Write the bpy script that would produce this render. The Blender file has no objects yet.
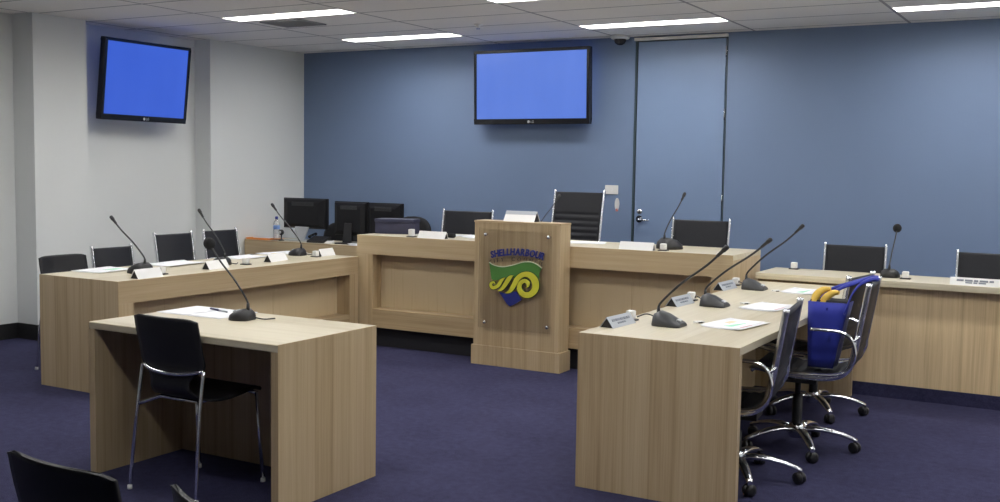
import bpy, bmesh, math, random
from mathutils import Vector, Matrix
random.seed(7)
S = bpy.context.scene
COL = S.collection
PI = math.pi

# ------------------------------------------------------------------ materials
MATS = {}
def new_mat(name):
    m = bpy.data.materials.new(name); m.use_nodes = True
    nt = m.node_tree
    return m, nt, nt.nodes['Principled BSDF']

def plain(name, col, rough=.5, metal=0., spec=.5, noise=0., nscale=40., bump=0., coat=0., sheen=0.):
    m, nt, b = new_mat(name)
    b.inputs['Base Color'].default_value = (*col, 1)
    b.inputs['Roughness'].default_value = rough
    b.inputs['Metallic'].default_value = metal
    b.inputs['Specular IOR Level'].default_value = spec
    b.inputs['Coat Weight'].default_value = coat
    b.inputs['Sheen Weight'].default_value = sheen
    tc = nt.nodes.new('ShaderNodeTexCoord')
    n = nt.nodes.new('ShaderNodeTexNoise'); n.inputs['Scale'].default_value = nscale
    n.inputs['Detail'].default_value = 3
    nt.links.new(tc.outputs['Object'], n.inputs['Vector'])
    if noise > 0:
        mx = nt.nodes.new('ShaderNodeMix'); mx.data_type = 'RGBA'
        mx.inputs[6].default_value = (*[c*(1-noise) for c in col], 1)
        mx.inputs[7].default_value = (*[min(1, c*(1+noise)) for c in col], 1)
        nt.links.new(n.outputs['Fac'], mx.inputs[0])
        nt.links.new(mx.outputs[2], b.inputs['Base Color'])
    if bump > 0:
        bp = nt.nodes.new('ShaderNodeBump'); bp.inputs['Strength'].default_value = bump
        bp.inputs['Distance'].default_value = .004
        nt.links.new(n.outputs['Fac'], bp.inputs['Height'])
        nt.links.new(bp.outputs['Normal'], b.inputs['Normal'])
    MATS[name] = m
    return m

def emit(name, col, strength):
    m, nt, b = new_mat(name)
    b.inputs['Base Color'].default_value = (0.02, 0.02, 0.02, 1)
    b.inputs['Emission Color'].default_value = (*col, 1)
    b.inputs['Emission Strength'].default_value = strength
    b.inputs['Roughness'].default_value = .35
    MATS[name] = m
    return m

def oak(name, axis, fine=1.0, plank=.122, tone=1.0, rough=.38, pale=False, freq=190):
    """oak veneer: grain running along `axis`; narrow veneer leaves side by side"""
    m, nt, b = new_mat(name)
    N, L = nt.nodes, nt.links
    tc = N.new('ShaderNodeTexCoord'); sep = N.new('ShaderNodeSeparateXYZ')
    L.new(tc.outputs['Object'], sep.inputs[0])
    def math_(op, a, bb):
        n = N.new('ShaderNodeMath'); n.operation = op
        for i, v in enumerate((a, bb)):
            if isinstance(v, (int, float)): n.inputs[i].default_value = v
            else: L.new(v, n.inputs[i])
        return n.outputs[0]
    X, Y, Z = sep.outputs
    if axis == 'z':   across, along = math_('ADD', X, Y), Z
    elif axis == 'x': across, along = math_('ADD', Y, Z), X
    else:             across, along = math_('ADD', X, Z), Y
    def streak(sa, sl, detail, off):
        cb = N.new('ShaderNodeCombineXYZ')
        L.new(math_('MULTIPLY', across, sa), cb.inputs[0])
        L.new(math_('MULTIPLY', along, sl), cb.inputs[1]); cb.inputs[2].default_value = off
        n = N.new('ShaderNodeTexNoise'); n.inputs['Scale'].default_value = 1
        n.inputs['Detail'].default_value = detail; n.inputs['Roughness'].default_value = .6
        L.new(cb.outputs[0], n.inputs['Vector'])
        return n.outputs['Fac']
    fineS = streak(freq, 2.2, 4, 1.7)
    mid = streak(34, .9, 3, 5.1)
    leaf = N.new('ShaderNodeTexWhiteNoise'); leaf.noise_dimensions = '1D'
    L.new(math_('FLOOR', math_('DIVIDE', across, plank), 0), leaf.inputs['W'])
    f = math_('ADD', math_('MULTIPLY', fineS, .5 * fine), math_('MULTIPLY', mid, .42))
    f = math_('ADD', f, math_('MULTIPLY', leaf.outputs['Value'], .18))
    edge = math_('MINIMUM', math_('FRACT', math_('DIVIDE', across, plank), 0), math_('SUBTRACT', 1., math_('FRACT', math_('DIVIDE', across, plank), 0)))
    if axis == 'z': f = math_('SUBTRACT', f, math_('MULTIPLY', math_('SUBTRACT', .12, math_('MINIMUM', edge, .12)), 1.0))
    rp = N.new('ShaderNodeValToRGB')
    c0 = (.330, .232, .122); c1 = (.485, .368, .218); c2 = (.590, .472, .300)
    if pale: c0, c1, c2 = (.355, .308, .208), (.452, .410, .312), (.508, .470, .372)  # palette for tops: whitish gloss sheen put into the base colour
    rp.color_ramp.elements[0].position = .22; rp.color_ramp.elements[0].color = (*[c*tone for c in c0], 1)
    rp.color_ramp.elements[1].position = .78; rp.color_ramp.elements[1].color = (*[c*tone for c in c2], 1)
    e = rp.color_ramp.elements.new(.5); e.color = (*[c*tone for c in c1], 1)
    L.new(f, rp.inputs[0]); L.new(rp.outputs[0], b.inputs['Base Color'])
    b.inputs['Roughness'].default_value = rough
    b.inputs['Specular IOR Level'].default_value = .45
    bp = N.new('ShaderNodeBump'); bp.inputs['Strength'].default_value = .12; bp.inputs['Distance'].default_value = .001
    L.new(fineS, bp.inputs['Height']); L.new(bp.outputs['Normal'], b.inputs['Normal'])
    MATS[name] = m
    return m

oak('oak_vertical', 'z'); oak('oak_along_x', 'x', .8); oak('oak_along_y', 'y', .8)
oak('oak_top_sheen_x', 'x', .45, .21, 1.40, .30, True); oak('oak_top_sheen_y', 'y', .45, .21, 1.40, .30, True); oak('oak_light', 'z', 1., .2, 1.45)
oak('oak_ribbed', 'z', 2.4, .03, .93, freq=48)
plain('wall_blue', (.170, .235, .375), .5, spec=.4, noise=.03, nscale=3, bump=.03)
plain('door_blue', (.195, .272, .43), .38, spec=.45, noise=.03, nscale=3)
plain('wall_white', (.755, .775, .765), .8, noise=.015, nscale=2, bump=.02)
plain('frame_dark', (.035, .06, .075), .5)
plain('skirting_black', (.012, .012, .013), .6)
plain('leather', (.017, .018, .023), .52, spec=.35, noise=.12, nscale=60, bump=.08)
plain('leather_seat', (.013, .013, .015), .5, spec=.35, noise=.1, nscale=80, bump=.05)
plain('chrome', (.82, .83, .85), .12, 1.)
plain('aluminium', (.84, .85, .87), .24, 1.)
plain('black_plastic', (.016, .016, .018), .45, noise=.1)
plain('black_gloss', (.010, .010, .012), .18, spec=.55)
plain('mic_grey', (.040, .042, .046), .42, noise=.1)
plain('mic_button', (.62, .64, .66), .35)
plain('foam', (.008, .008, .009), .95, noise=.3, nscale=400, bump=.5)
plain('paper', (.80, .81, .84), .7, noise=.02)
plain('card_white', (.80, .80, .79), .6)
plain('card_grey', (.41, .44, .48), .45, noise=.03)
plain('ink_grey', (.22, .24, .28), .7)
plain('white_plastic', (.80, .80, .78), .4)
plain('tile_white', (.62, .60, .57), .85, noise=.04, nscale=60)
plain('bag_blue', (.018, .030, .30), .6, spec=.3, noise=.15, nscale=12, bump=.2, sheen=.2)
plain('yellow_cloth', (.78, .52, .10), .75, noise=.2, nscale=20)
plain('dark_cloth', (.012, .012, .014), .85, noise=.2, nscale=30)
plain('box_navy', (.026, .027, .060), .6, noise=.12, nscale=25)
plain('box_lid_navy', (.030, .032, .068), .55, noise=.12, nscale=25)
plain('orange_card', (.75, .27, .05), .6)
plain('label_blue', (.16, .30, .65), .4)
plain('cap_blue', (.03, .05, .30), .4)
plain('print_green', (.30, .62, .45), .7)
plain('print_orange', (.85, .55, .38), .7)
plain('print_pink', (.78, .42, .48), .7)
plain('print_yellow', (.88, .80, .35), .7)
plain('pen_navy', (.03, .03, .10), .3)
plain('red_plastic', (.72, .26, .22), .4)
plain('silver_plastic', (.46, .48, .50), .38, .3)
plain('logo_navy', (.025, .035, .20), .35)
plain('logo_green', (.085, .235, .055), .35)
plain('logo_yellow', (.62, .60, .055), .35)
plain('logo_edge', (.55, .60, .42), .4)
plain('logo_thin', (.06, .05, .05), .5)
plain('logo_outline', (.035, .075, .03), .5)
plain('vent_grey', (.38, .38, .38), .6)
plain('vent_dark', (.10, .10, .105), .7)
plain('monitor_black', (.008, .008, .010), .5, spec=.3)
plain('dome_dark', (.03, .03, .035), .15)
plain('beige_plastic', (.50, .46, .40), .5)
plain('platform_black', (.012, .012, .016), .8, noise=.2, nscale=80)
emit('light_diffuser', (1., .985, .96), 29.)
# TV screens: plain blue picture with faint darker vertical banding on the panel
def screen_mat(name, ca, cb):
    m, nt, b = new_mat(name)
    N, L = nt.nodes, nt.links
    b.inputs['Base Color'].default_value = (.01, .01, .015, 1); b.inputs['Roughness'].default_value = .25
    tc = N.new('ShaderNodeTexCoord'); mp = N.new('ShaderNodeMapping'); mp.inputs['Scale'].default_value = (3, 3, .7)
    L.new(tc.outputs['Object'], mp.inputs[0])
    n = N.new('ShaderNodeTexNoise'); n.inputs['Scale'].default_value = 1.2; L.new(mp.outputs[0], n.inputs['Vector'])
    mx = N.new('ShaderNodeMix'); mx.data_type = 'RGBA'
    mx.inputs[6].default_value = (*ca, 1); mx.inputs[7].default_value = (*cb, 1)
    L.new(n.outputs['Fac'], mx.inputs[0]); L.new(mx.outputs[2], b.inputs['Emission Color'])
    b.inputs['Emission Strength'].default_value = 1.0
    MATS[name] = m
    return b
screen_mat('screen_blue', (.085, .180, .64), (.118, .225, .73)); screen_mat('screen_deep_blue', (.030, .095, .57), (.052, .130, .66))
# clear acrylic
m, nt, b = new_mat('acrylic')
b.inputs['Base Color'].default_value = (.97, .97, .96, 1); b.inputs['Roughness'].default_value = .03
b.inputs['Transmission Weight'].default_value = 1.; b.inputs['IOR'].default_value = 1.15
MATS['acrylic'] = m
m, nt, b = new_mat('clear_plastic')
b.inputs['Base Color'].default_value = (.93, .95, .97, 1); b.inputs['Roughness'].default_value = .12
b.inputs['Transmission Weight'].default_value = .75; b.inputs['IOR'].default_value = 1.2
MATS['clear_plastic'] = m
# carpet
m, nt, b = new_mat('carpet')
N, L = nt.nodes, nt.links
tc = N.new('ShaderNodeTexCoord')
n1 = N.new('ShaderNodeTexNoise'); n1.inputs['Scale'].default_value = 160; n1.inputs['Detail'].default_value = 3
n2 = N.new('ShaderNodeTexNoise'); n2.inputs['Scale'].default_value = 2.2
n3 = N.new('ShaderNodeTexNoise'); n3.inputs['Scale'].default_value = 24
for n in (n1, n2, n3): L.new(tc.outputs['Object'], n.inputs['Vector'])
a1 = N.new('ShaderNodeMath'); a1.operation = 'MULTIPLY'; a1.inputs[1].default_value = .55; L.new(n1.outputs['Fac'], a1.inputs[0])
a2 = N.new('ShaderNodeMath'); a2.operation = 'MULTIPLY_ADD'; a2.inputs[1].default_value = .2
L.new(n2.outputs['Fac'], a2.inputs[0]); L.new(a1.outputs[0], a2.inputs[2])
a3 = N.new('ShaderNodeMath'); a3.operation = 'MULTIPLY_ADD'; a3.inputs[1].default_value = .25
L.new(n3.outputs['Fac'], a3.inputs[0]); L.new(a2.outputs[0], a3.inputs[2])
rp = N.new('ShaderNodeValToRGB')
rp.color_ramp.elements[0].position = .36; rp.color_ramp.elements[0].color = (.020, .020, .052, 1)
rp.color_ramp.elements[1].position = .64; rp.color_ramp.elements[1].color = (.050, .050, .108, 1)
L.new(a3.outputs[0], rp.inputs[0]); L.new(rp.outputs[0], b.inputs['Base Color'])
b.inputs['Roughness'].default_value = .95; b.inputs['Specular IOR Level'].default_value = .15
bp = N.new('ShaderNodeBump'); bp.inputs['Strength'].default_value = .5; bp.inputs['Distance'].default_value = .004
L.new(n1.outputs['Fac'], bp.inputs['Height']); L.new(bp.outputs['Normal'], b.inputs['Normal'])
MATS['carpet'] = m

# ceiling tiles: lay-in grid
GX0, GXP = -6.53, 1.265      # grid lines running away from the camera
GY0, GYP = 8.50, .533        # grid lines along the back wall
m, nt, b = new_mat('ceiling_tiles')
N, L = nt.nodes, nt.links
tc = N.new('ShaderNodeTexCoord'); sep = N.new('ShaderNodeSeparateXYZ'); L.new(tc.outputs['Object'], sep.inputs[0])
def mth(op, a, bb=0., c=None):
    n = N.new('ShaderNodeMath'); n.operation = op
    for i, v in enumerate((a, bb) if c is None else (a, bb, c)):
        if isinstance(v, (int, float)): n.inputs[i].default_value = v
        else: L.new(v, n.inputs[i])
    return n.outputs[0]
def gridline(sock, o, p, w):
    t = mth('FRACT', mth('DIVIDE', mth('SUBTRACT', sock, o - 40*p), p))
    d = mth('MULTIPLY', mth('MINIMUM', t, mth('SUBTRACT', 1., t)), p)
    return mth('LESS_THAN', d, w)
gl = mth('MAXIMUM', gridline(sep.outputs[0], GX0, GXP, .012), gridline(sep.outputs[1], GY0, GYP, .011))
ns = N.new('ShaderNodeTexNoise'); ns.inputs['Scale'].default_value = 90; ns.inputs['Detail'].default_value = 4
L.new(tc.outputs['Object'], ns.inputs['Vector'])
t1 = N.new('ShaderNodeMix'); t1.data_type = 'RGBA'
t1.inputs[6].default_value = (.80, .775, .745, 1); t1.inputs[7].default_value = (.93, .91, .88, 1)
L.new(ns.outputs['Fac'], t1.inputs[0])
t2 = N.new('ShaderNodeMix'); t2.data_type = 'RGBA'; t2.inputs[7].default_value = (.36, .35, .36, 1)
L.new(gl, t2.inputs[0]); L.new(t1.outputs[2], t2.inputs[6]); L.new(t2.outputs[2], b.inputs['Base Color'])
b.inputs['Roughness'].default_value = .9
MATS['ceiling_tiles'] = m

# ------------------------------------------------------------------ mesh building
class MB:
    def __init__(s): s.v = []; s.f = []; s.smooth = []
    def add(s, verts, faces, smooth=False, M=None):
        o = len(s.v)
        for p in verts:
            p = Vector(p)
            s.v.append(M @ p if M is not None else p)
        for f in faces:
            s.f.append([i + o for i in f]); s.smooth.append(smooth)
        return s
    def box(s, x0, x1, y0, y1, z0, z1, M=None):
        v = [(x0,y0,z0),(x1,y0,z0),(x1,y1,z0),(x0,y1,z0),(x0,y0,z1),(x1,y0,z1),(x1,y1,z1),(x0,y1,z1)]
        return s.add(v, [(0,3,2,1),(4,5,6,7),(0,1,5,4),(1,2,6,5),(2,3,7,6),(3,0,4,7)], M=M)
    def loft(s, rings, smooth=True, cap=True, M=None, closed=True):
        n = len(rings[0]); v = [p for r in rings for p in r]; f = []
        for i in range(len(rings)-1):
            for j in range(n if closed else n-1):
                k = (j+1) % n
                f.append((i*n+j, i*n+k, (i+1)*n+k, (i+1)*n+j))
        s.add(v, f, smooth, M)
        if cap:
            s.add(rings[0], [tuple(reversed(range(n)))], False, M)
            s.add(rings[-1], [tuple(range(n))], False, M)
        return s
    def tube(s, pts, r, n=10, M=None, flat=None, smooth=True):
        """round (or flattened: flat=(width vector, half width)) tube along a polyline"""
        pts = [Vector(p) for p in pts]; rings = []
        ref = None
        for i, p in enumerate(pts):
            a = pts[max(0, i-1)]; c = pts[min(len(pts)-1, i+1)]
            t = (c - a).normalized()
            rr = r[i] if isinstance(r, (list, tuple)) else r
            if flat:
                u = Vector(flat[0]).normalized(); w = t.cross(u).normalized(); hu = flat[1]
            else:
                if ref is None: ref = Vector((0,0,1)) if abs(t.z) < .9 else Vector((1,0,0))
                u = (ref - t*ref.dot(t)).normalized(); w = t.cross(u); ref = u; hu = rr
            rings.append([p + u*math.cos(2*PI*k/n)*hu + w*math.sin(2*PI*k/n)*rr for k in range(n)])
        return s.loft(rings, smooth, True, M)
    def cyl(s, c, r, z0, z1, n=24, r1=None, M=None, smooth=True):
        x, y = c; r1 = r if r1 is None else r1
        return s.loft([[(x+r*math.cos(2*PI*k/n), y+r*math.sin(2*PI*k/n), z0) for k in range(n)],
                       [(x+r1*math.cos(2*PI*k/n), y+r1*math.sin(2*PI*k/n), z1) for k in range(n)]], smooth, True, M)
    def lathe(s, prof, n=24, M=None):
        return s.loft([[(r*math.cos(2*PI*k/n), r*math.sin(2*PI*k/n), z) for k in range(n)] for r, z in prof], True, True, M)
    def ball(s, c, r, n=16, sc=(1,1,1), M=None):
        rings = []
        for i in range(1, n//2 + 1 - 0):
            th = PI*i/(n//2+1)
            rings.append([(c[0]+sc[0]*r*math.sin(th)*math.cos(2*PI*k/n), c[1]+sc[1]*r*math.sin(th)*math.sin(2*PI*k/n), c[2]-sc[2]*r*math.cos(th)) for k in range(n)])
        return s.loft(rings, True, True, M)
    def prism(s, poly, h, M=None):
        """flat polygon in the local xy plane pushed up by h along z"""
        n = len(poly)
        v = [(x, y, 0) for x, y in poly] + [(x, y, h) for x, y in poly]
        f = [tuple(reversed(range(n))), tuple(range(n, 2*n))] + [(i, (i+1) % n, n+(i+1) % n, n+i) for i in range(n)]
        return s.add(v, f, False, M)
    def build(s, name, mat, parent=None, world=None, bevel=0., sub=0, label=None):
        """world: location of the parent whose children are given in room coordinates"""
        me = bpy.data.meshes.new(name)
        off = Vector(world) if world is not None else Vector((0,0,0))
        me.from_pydata([tuple(p - off) for p in s.v], [], s.f)
        me.polygons.foreach_set('use_smooth', s.smooth)
        bm = bmesh.new(); bm.from_mesh(me)
        bmesh.ops.remove_doubles(bm, verts=bm.verts, dist=1e-6)
        bmesh.ops.recalc_face_normals(bm, faces=bm.faces)
        bm.to_mesh(me); bm.free()
        me.materials.append(MATS[mat] if isinstance(mat, str) else mat)
        o = bpy.data.objects.new(name, me); COL.objects.link(o)
        if parent is not None: o.parent = parent
        if bevel:
            bv = o.modifiers.new('bevel', 'BEVEL'); bv.width = bevel; bv.segments = 2; bv.limit_method = 'ANGLE'
        if sub:
            sb = o.modifiers.new('sub', 'SUBSURF'); sb.levels = sub; sb.render_levels = sub
        if label: o['label'] = label
        return o

def tag(o, label, cat, group=None, kind=None):
    o['label'] = label; o['category'] = cat
    if group: o['group'] = group
    if kind: o['kind'] = kind
    return o
def thing(name, label, cat, loc, rz=0., group=None):
    o = bpy.data.objects.new(name, None); COL.objects.link(o)
    o.location = loc; o.rotation_euler = (0, 0, rz); o.empty_display_size = .1
    return tag(o, label, cat, group)
def structure(o): o['kind'] = 'structure'; return o
def smoothpath(pts, k=6):
    """Catmull-Rom through 2-D/3-D/N-D points"""
    P = [Vector(p) for p in pts]; out = []
    for i in range(len(P)-1):
        a = P[i-1] if i else P[0]*2-P[1]; b_, c = P[i], P[i+1]; d = P[i+2] if i+2 < len(P) else P[-1]*2-P[-2]
        for j in range(k):
            t = j/k
            out.append(.5*((2*b_) + (c-a)*t + (2*a-5*b_+4*c-d)*t*t + (3*b_-a-3*c+d)*t**3))
    out.append(P[-1])
    return out
def text_mesh(body, size, depth, bold=0.):
    """(verts, faces, advance width) of a piece of lettering lying in the xy plane"""
    cu = bpy.data.curves.new('lettering', 'FONT'); cu.body = body; cu.size = size; cu.extrude = depth; cu.offset = bold
    cu.resolution_u = 3
    ob = bpy.data.objects.new('lettering', cu); COL.objects.link(ob)
    bpy.context.view_layer.update()
    dg = bpy.context.evaluated_depsgraph_get()
    me = bpy.data.meshes.new_from_object(ob.evaluated_get(dg))
    v = [tuple(p.co) for p in me.vertices]; f = [tuple(p.vertices) for p in me.polygons]
    bpy.data.objects.remove(ob); bpy.data.curves.remove(cu); bpy.data.meshes.remove(me)
    xs = [p[0] for p in v] or [0]
    return v, f, min(xs), max(xs)

# ------------------------------------------------------------------ the room
WY, AX, RX, H = 9.165, -7.74, -7.95, 2.714        # back wall, pilaster faces, recessed left wall, ceiling height
XR, YF = 2.45, -2.2
mb = MB().box(RX-.2, XR+.1, YF-.1, WY+.15, -.1, 0); structure(mb.build('floor', 'carpet'))
DX0, DX1 = -3.838, -2.965                          # door opening
mb = MB()
mb.box(RX-.2, DX0, WY, WY+.12, 0, H+.08); mb.box(DX1, XR+.1, WY, WY+.12, 0, H+.08)
mb.box(DX0, DX1, WY+.06, WY+.12, 0, H+.08); mb.box(DX0, DX1, WY, WY+.06, 2.69, H+.08)
structure(mb.build('wall_back', 'wall_blue'))
mb = MB()
mb.box(RX-.15, RX, 5.77, WY, 0, H+.08)
mb.box(RX-.15, -8.0, YF, 5.77, 0, H+.08)
mb.box(RX, AX, 5.77, 6.30, 0, H+.08)
mb.box(RX, AX, 7.76, WY, 0, H+.08)
structure(mb.build('wall_left', 'wall_white'))
structure(MB().box(XR, XR+.1, YF, WY, 0, H+.08).build('wall_right', 'wall_white'))
structure(MB().box(RX-.2, XR+.1, YF-.1, YF, 0, H+.08).build('wall_front', 'wall_white'))
mb = MB()
mb.box(-8.0, -7.985, YF, 5.755, 0, .13); mb.box(-8.0, AX, 5.755, 5.77, 0, .13)
mb.box(AX, AX+.015, 5.755, 6.315, 0, .13); mb.box(RX, RX+.015, 6.315, 7.745, 0, .13); mb.box(RX, AX, 6.30, 6.315, 0, .13)
mb.box(AX, AX+.015, 7.745, WY-.015, 0, .13); mb.box(RX, AX, 7.745, 7.76, 0, .13)
structure(mb.build('baseboard_left', 'skirting_black'))
mb = MB(); mb.box(AX+.02, DX0-.01, WY-.015, WY, 0, .13); mb.box(DX1+.01, XR, WY-.015, WY, 0, .13)
structure(mb.build('baseboard_back', 'skirting_black'))
# ceiling with openings for the recessed strip lights
LW = .235
ROWS = [8.50, 6.90, 5.30, 3.70, 2.10]
COLS = [-6.53, -4.0, -1.47, 1.06]
NOLAMP = {(-6.53, 2.10), (1.06, 3.70), (1.06, 2.10)}  # lamps out of view are added on the grid, some dropped to tune brightness
xb = sorted({RX-.2, XR+.1} | {c + d for c in COLS for d in (.006, GXP-.006)})
yb = sorted({YF-.1, WY+.1} | {r - d for r in ROWS for d in (.008, LW+.008)})
mb = MB()
for i in range(len(xb)-1):
    for j in range(len(yb)-1):
        cx, cy = (xb[i]+xb[i+1])/2, (yb[j]+yb[j+1])/2
        if any(c < cx < c+GXP and r-LW < cy < r and (c, r) not in NOLAMP for c in COLS for r in ROWS): continue
        mb.box(xb[i], xb[i+1], yb[j], yb[j+1], H, H+.02)
structure(mb.build('ceiling', 'ceiling_tiles'))
CN = {(-6.53, 8.5): 'strip light over the clerks desk in the far left corner', (-4.0, 8.5): 'strip light between the wall screen and the door, nearest the blue wall',
      (-1.47, 8.5): 'strip light above the wall right of the door', (-6.53, 6.9): 'strip light in front of the ceiling air grille',
      (-4.0, 6.9): 'strip light above the lectern, cut by the top of the photo'}
for c in COLS:
    for r in ROWS:
        if (c, r) in NOLAMP: continue
        lab = 'white ceiling ' + CN.get((c, r), 'strip light, unseen, %s row from back wall, %s column from left wall' % (
            ['first', 'second', 'third', 'fourth', 'fifth', 'sixth'][ROWS.index(r)], ['first', 'second', 'third', 'fourth'][COLS.index(c)]))
        x0, x1, y0, y1 = c+.01, c+GXP-.01, r-LW-.004, r-.012
        t = thing('ceiling_light', lab, 'ceiling light', ((x0+x1)/2, (y0+y1)/2, H), 0, 'recessed ceiling strip lights')
        w = t.location
        f = MB(); hz = H+.075
        f.box(x0, x1, y0, y0+.008, H-.003, hz); f.box(x0, x1, y1-.008, y1, H-.003, hz)
        f.box(x0, x0+.008, y0+.008, y1-.008, H-.003, hz); f.box(x1-.008, x1, y0+.008, y1-.008, H-.003, hz)
        f.box(x0, x1, y0, y1, hz, hz+.01)
        f.build('housing', 'white_plastic', t, w)
        l = MB().box(x0+.009, x1-.009, y0+.009, y1-.009, H+.045, H+.06)
        l.build('diffuser', 'light_diffuser', t, w)
# door
d = thing('door_1', 'tall blue door with lever handle', 'door', ((DX0+DX1)/2, WY, 0)); structure(d); w = d.location
MB().box(DX0+.028, DX1-.022, WY+.004, WY+.045, .008, 2.665).build('door_leaf', 'door_blue', d, w, .001)
mb = MB(); mb.box(DX0+.002, DX0+.02, WY+.0, WY+.058, 0, 2.688); mb.box(DX1-.012, DX1-.002, WY+.0, WY+.058, 0, 2.688)
mb.box(DX0+.02, DX1-.012, WY+.0, WY+.058, 2.676, 2.688)
mb.box(DX0+.02, DX1-.012, WY+.05, WY+.058, 0, 2.676)
mb.build('door_frame', 'frame_dark', d, w)
for z in (2.50, 1.95, 1.2, .3):
    MB().cyl((DX1-.017, WY-.004), .005, z, z+.10, 10).build('hinge', 'chrome', d, w)
mb = MB(); M = Matrix.Translation((-3.757, WY+.004, 1.052)) @ Matrix.Rotation(PI/2, 4, 'X')
mb.cyl((0,0), .032, 0, .012, 24, M=M); mb.cyl((0,0), .011, .012, .05, 16, M=M)
mb.tube([(-3.757, WY-.046, 1.052), (-3.74, WY-.052, 1.05), (-3.70, WY-.052, 1.045), (-3.645, WY-.046, 1.043)], [.011,.012,.010,.008], 12)
mb.build('door_handle', 'chrome', d, w)
mb = MB(); M = Matrix.Translation((-3.757, WY+.004, 1.122)) @ Matrix.Rotation(PI/2, 4, 'X')
mb.lathe([(.027,0),(.027,.010),(.02,.016),(.004,.017)], 20, M); mb.build('door_lock', 'aluminium', d, w)
structure(MB().box(DX0-.0, DX1+.0, WY-.035, WY-.001, 2.674, 2.70).build('trim_1', 'white_plastic'))

# platforms the benches stand on
DKY = 7.19
structure(MB().box(-5.36, -2.30, DKY, WY-.02, 0, .158).build('platform_bench', 'platform_black'))
FKY = 7.452
structure(MB().box(-2.27, XR-.02, FKY, WY-.02, 0, .089).build('platform_side', 'carpet'))

# ceiling and wall fittings
t = thing('ceiling_air_grille', 'dark square air grille in the ceiling behind the left strip light', 'air vent', (-6.15, 7.14, H)); w = t.location
mb = MB(); x0,x1,y0,y1 = -6.37,-5.93,6.965,7.315
mb.box(x0,x1,y0,y0+.02,H-.012,H-.001); mb.box(x0,x1,y1-.02,y1,H-.012,H-.001); mb.box(x0,x0+.02,y0,y1,H-.012,H-.001); mb.box(x1-.02,x1,y0,y1,H-.012,H-.001)
mb.build('grille_frame', 'vent_grey', t, w)
MB().box(x0+.02,x1-.02,y0+.02,y1-.02,H-.003,H-.001).build('grille_back', 'vent_dark', t, w)
for i in range(9):
    M = Matrix.Translation((0, y0+.04+i*.034, H-.008)) @ Matrix.Rotation(.6, 4, 'X')
    MB().box(x0+.02, x1-.02, -.010, .010, -.0015, .0015, M).build('slat', 'vent_grey', t, w)
t = thing('sprinkler_head', 'small pale sprinkler head on the ceiling left of the wall screen top', 'sprinkler', (-4.723, 7.84, H)); w = t.location
MB().lathe([(.04,-.001),(.04,-.006),(.02,-.012),(.012,-.03),(.004,-.032)], 16, Matrix.Translation(w)).build('escutcheon', 'white_plastic', t, w)
MB().cyl((w.x, w.y), .018, H-.042, H-.038, 14).build('deflector', 'aluminium', t, w)
t = thing('dome_camera', 'white dome security camera on the ceiling beside the door top', 'camera', (-3.93, 9.02, H)); w = t.location
MB().lathe([(.085,-.001),(.088,-.02),(.078,-.032),(.055,-.034)], 28, Matrix.Translation(w)).build('camera_base', 'white_plastic', t, w)
MB().lathe([(.056,-.034),(.054,-.05),(.042,-.072),(.022,-.085),(.004,-.088)], 24, Matrix.Translation(w)).build('dome', 'dome_dark', t, w)
t = thing('wall_plate', 'white rectangular switch plate on the blue wall left of the door', 'switch', (-4.04, WY-.001, 1.315)); w = t.location
MB().box(-4.106,-3.974,WY-.012,WY-.001,1.273,1.357).build('plate', 'white_plastic', t, w, .003)
MB().box(-4.052,-4.028,WY-.016,WY-.012,1.300,1.330).build('switch_rocker', 'card_white', t, w, .001)
t = thing('wall_remote', 'small white oval remote with red tip hung beside the door', 'remote', (-3.98, WY-.001, 1.113)); w = t.location
ell = lambda rx, rz, n=20: [(rx*math.cos(2*PI*k/n), rz*math.sin(2*PI*k/n)) for k in range(n)]
M = Matrix.Translation((-3.98, WY-.001, 1.182)) @ Matrix.Rotation(PI/2, 4, 'X')
MB().prism(ell(.022, .058), .018, M).build('remote_body', 'white_plastic', t, w, .004)
M = Matrix.Translation((-3.98, WY-.003, 1.128)) @ Matrix.Rotation(PI/2, 4, 'X')
MB().prism(ell(.011, .014), .018, M).build('red_tip', 'red_plastic', t, w, .002)

# ------------------------------------------------------------------ wall screens
def tv(label, cx, cy, cz, yaw, tilt, W, Hh, rodlen, pic='screen_blue'):
    t = thing('wall_television', label, 'television', (cx, cy, cz), yaw)
    R = Matrix.Rotation(tilt, 4, 'X')       # local: screen faces -y, top leans towards -y
    b = .028; bb = .05
    f = MB()
    f.box(-W/2, W/2, -.02, .045, -Hh/2, -Hh/2+bb, R); f.box(-W/2, W/2, -.02, .045, Hh/2-b, Hh/2, R)
    f.box(-W/2, -W/2+b, -.02, .045, -Hh/2+bb, Hh/2-b, R); f.box(W/2-b, W/2, -.02, .045, -Hh/2+bb, Hh/2-b, R)
    f.build('bezel', 'black_gloss', t, None, .003)
    MB().box(-W/2+b, W/2-b, -.014, .03, -Hh/2+bb, Hh/2-b, R).build('screen', pic, t)
    MB().box(-W*.38, W*.38, .03, .085, -Hh*.38, Hh*.38, R).build('back_cover', 'black_plastic', t, None, .01)
    k = MB(); k.box(-.10, .10, .085, .10, -.12, .12, R); k.box(-.04, .04, .09, rodlen-.012, -.06, .0); k.box(-.14, .14, rodlen-.014, rodlen-.002, -.16, .16)
    k.build('wall_bracket', 'black_plastic', t)
    v, fc, a, bx = text_mesh('LG', .030, .0006)
    M2 = R @ Matrix.Translation((.008, -.0205, -Hh/2+.014)) @ Matrix.Rotation(PI/2, 4, 'X')
    g = MB(); g.add(v, fc, False, M2)
    Mc = R @ Matrix.Translation((-.012, -.0205, -Hh/2+.024)) @ Matrix.Rotation(PI/2, 4, 'X')
    g.cyl((0,0), .013, 0, .0006, 18, M=Mc)
    g.build('maker_mark', 'mic_button', t)
    return t
tv('wall screen on the blue back wall, glowing plain blue', -4.845, 9.03, 2.277, 0, math.radians(1.6), 1.24, .712, .135)
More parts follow.
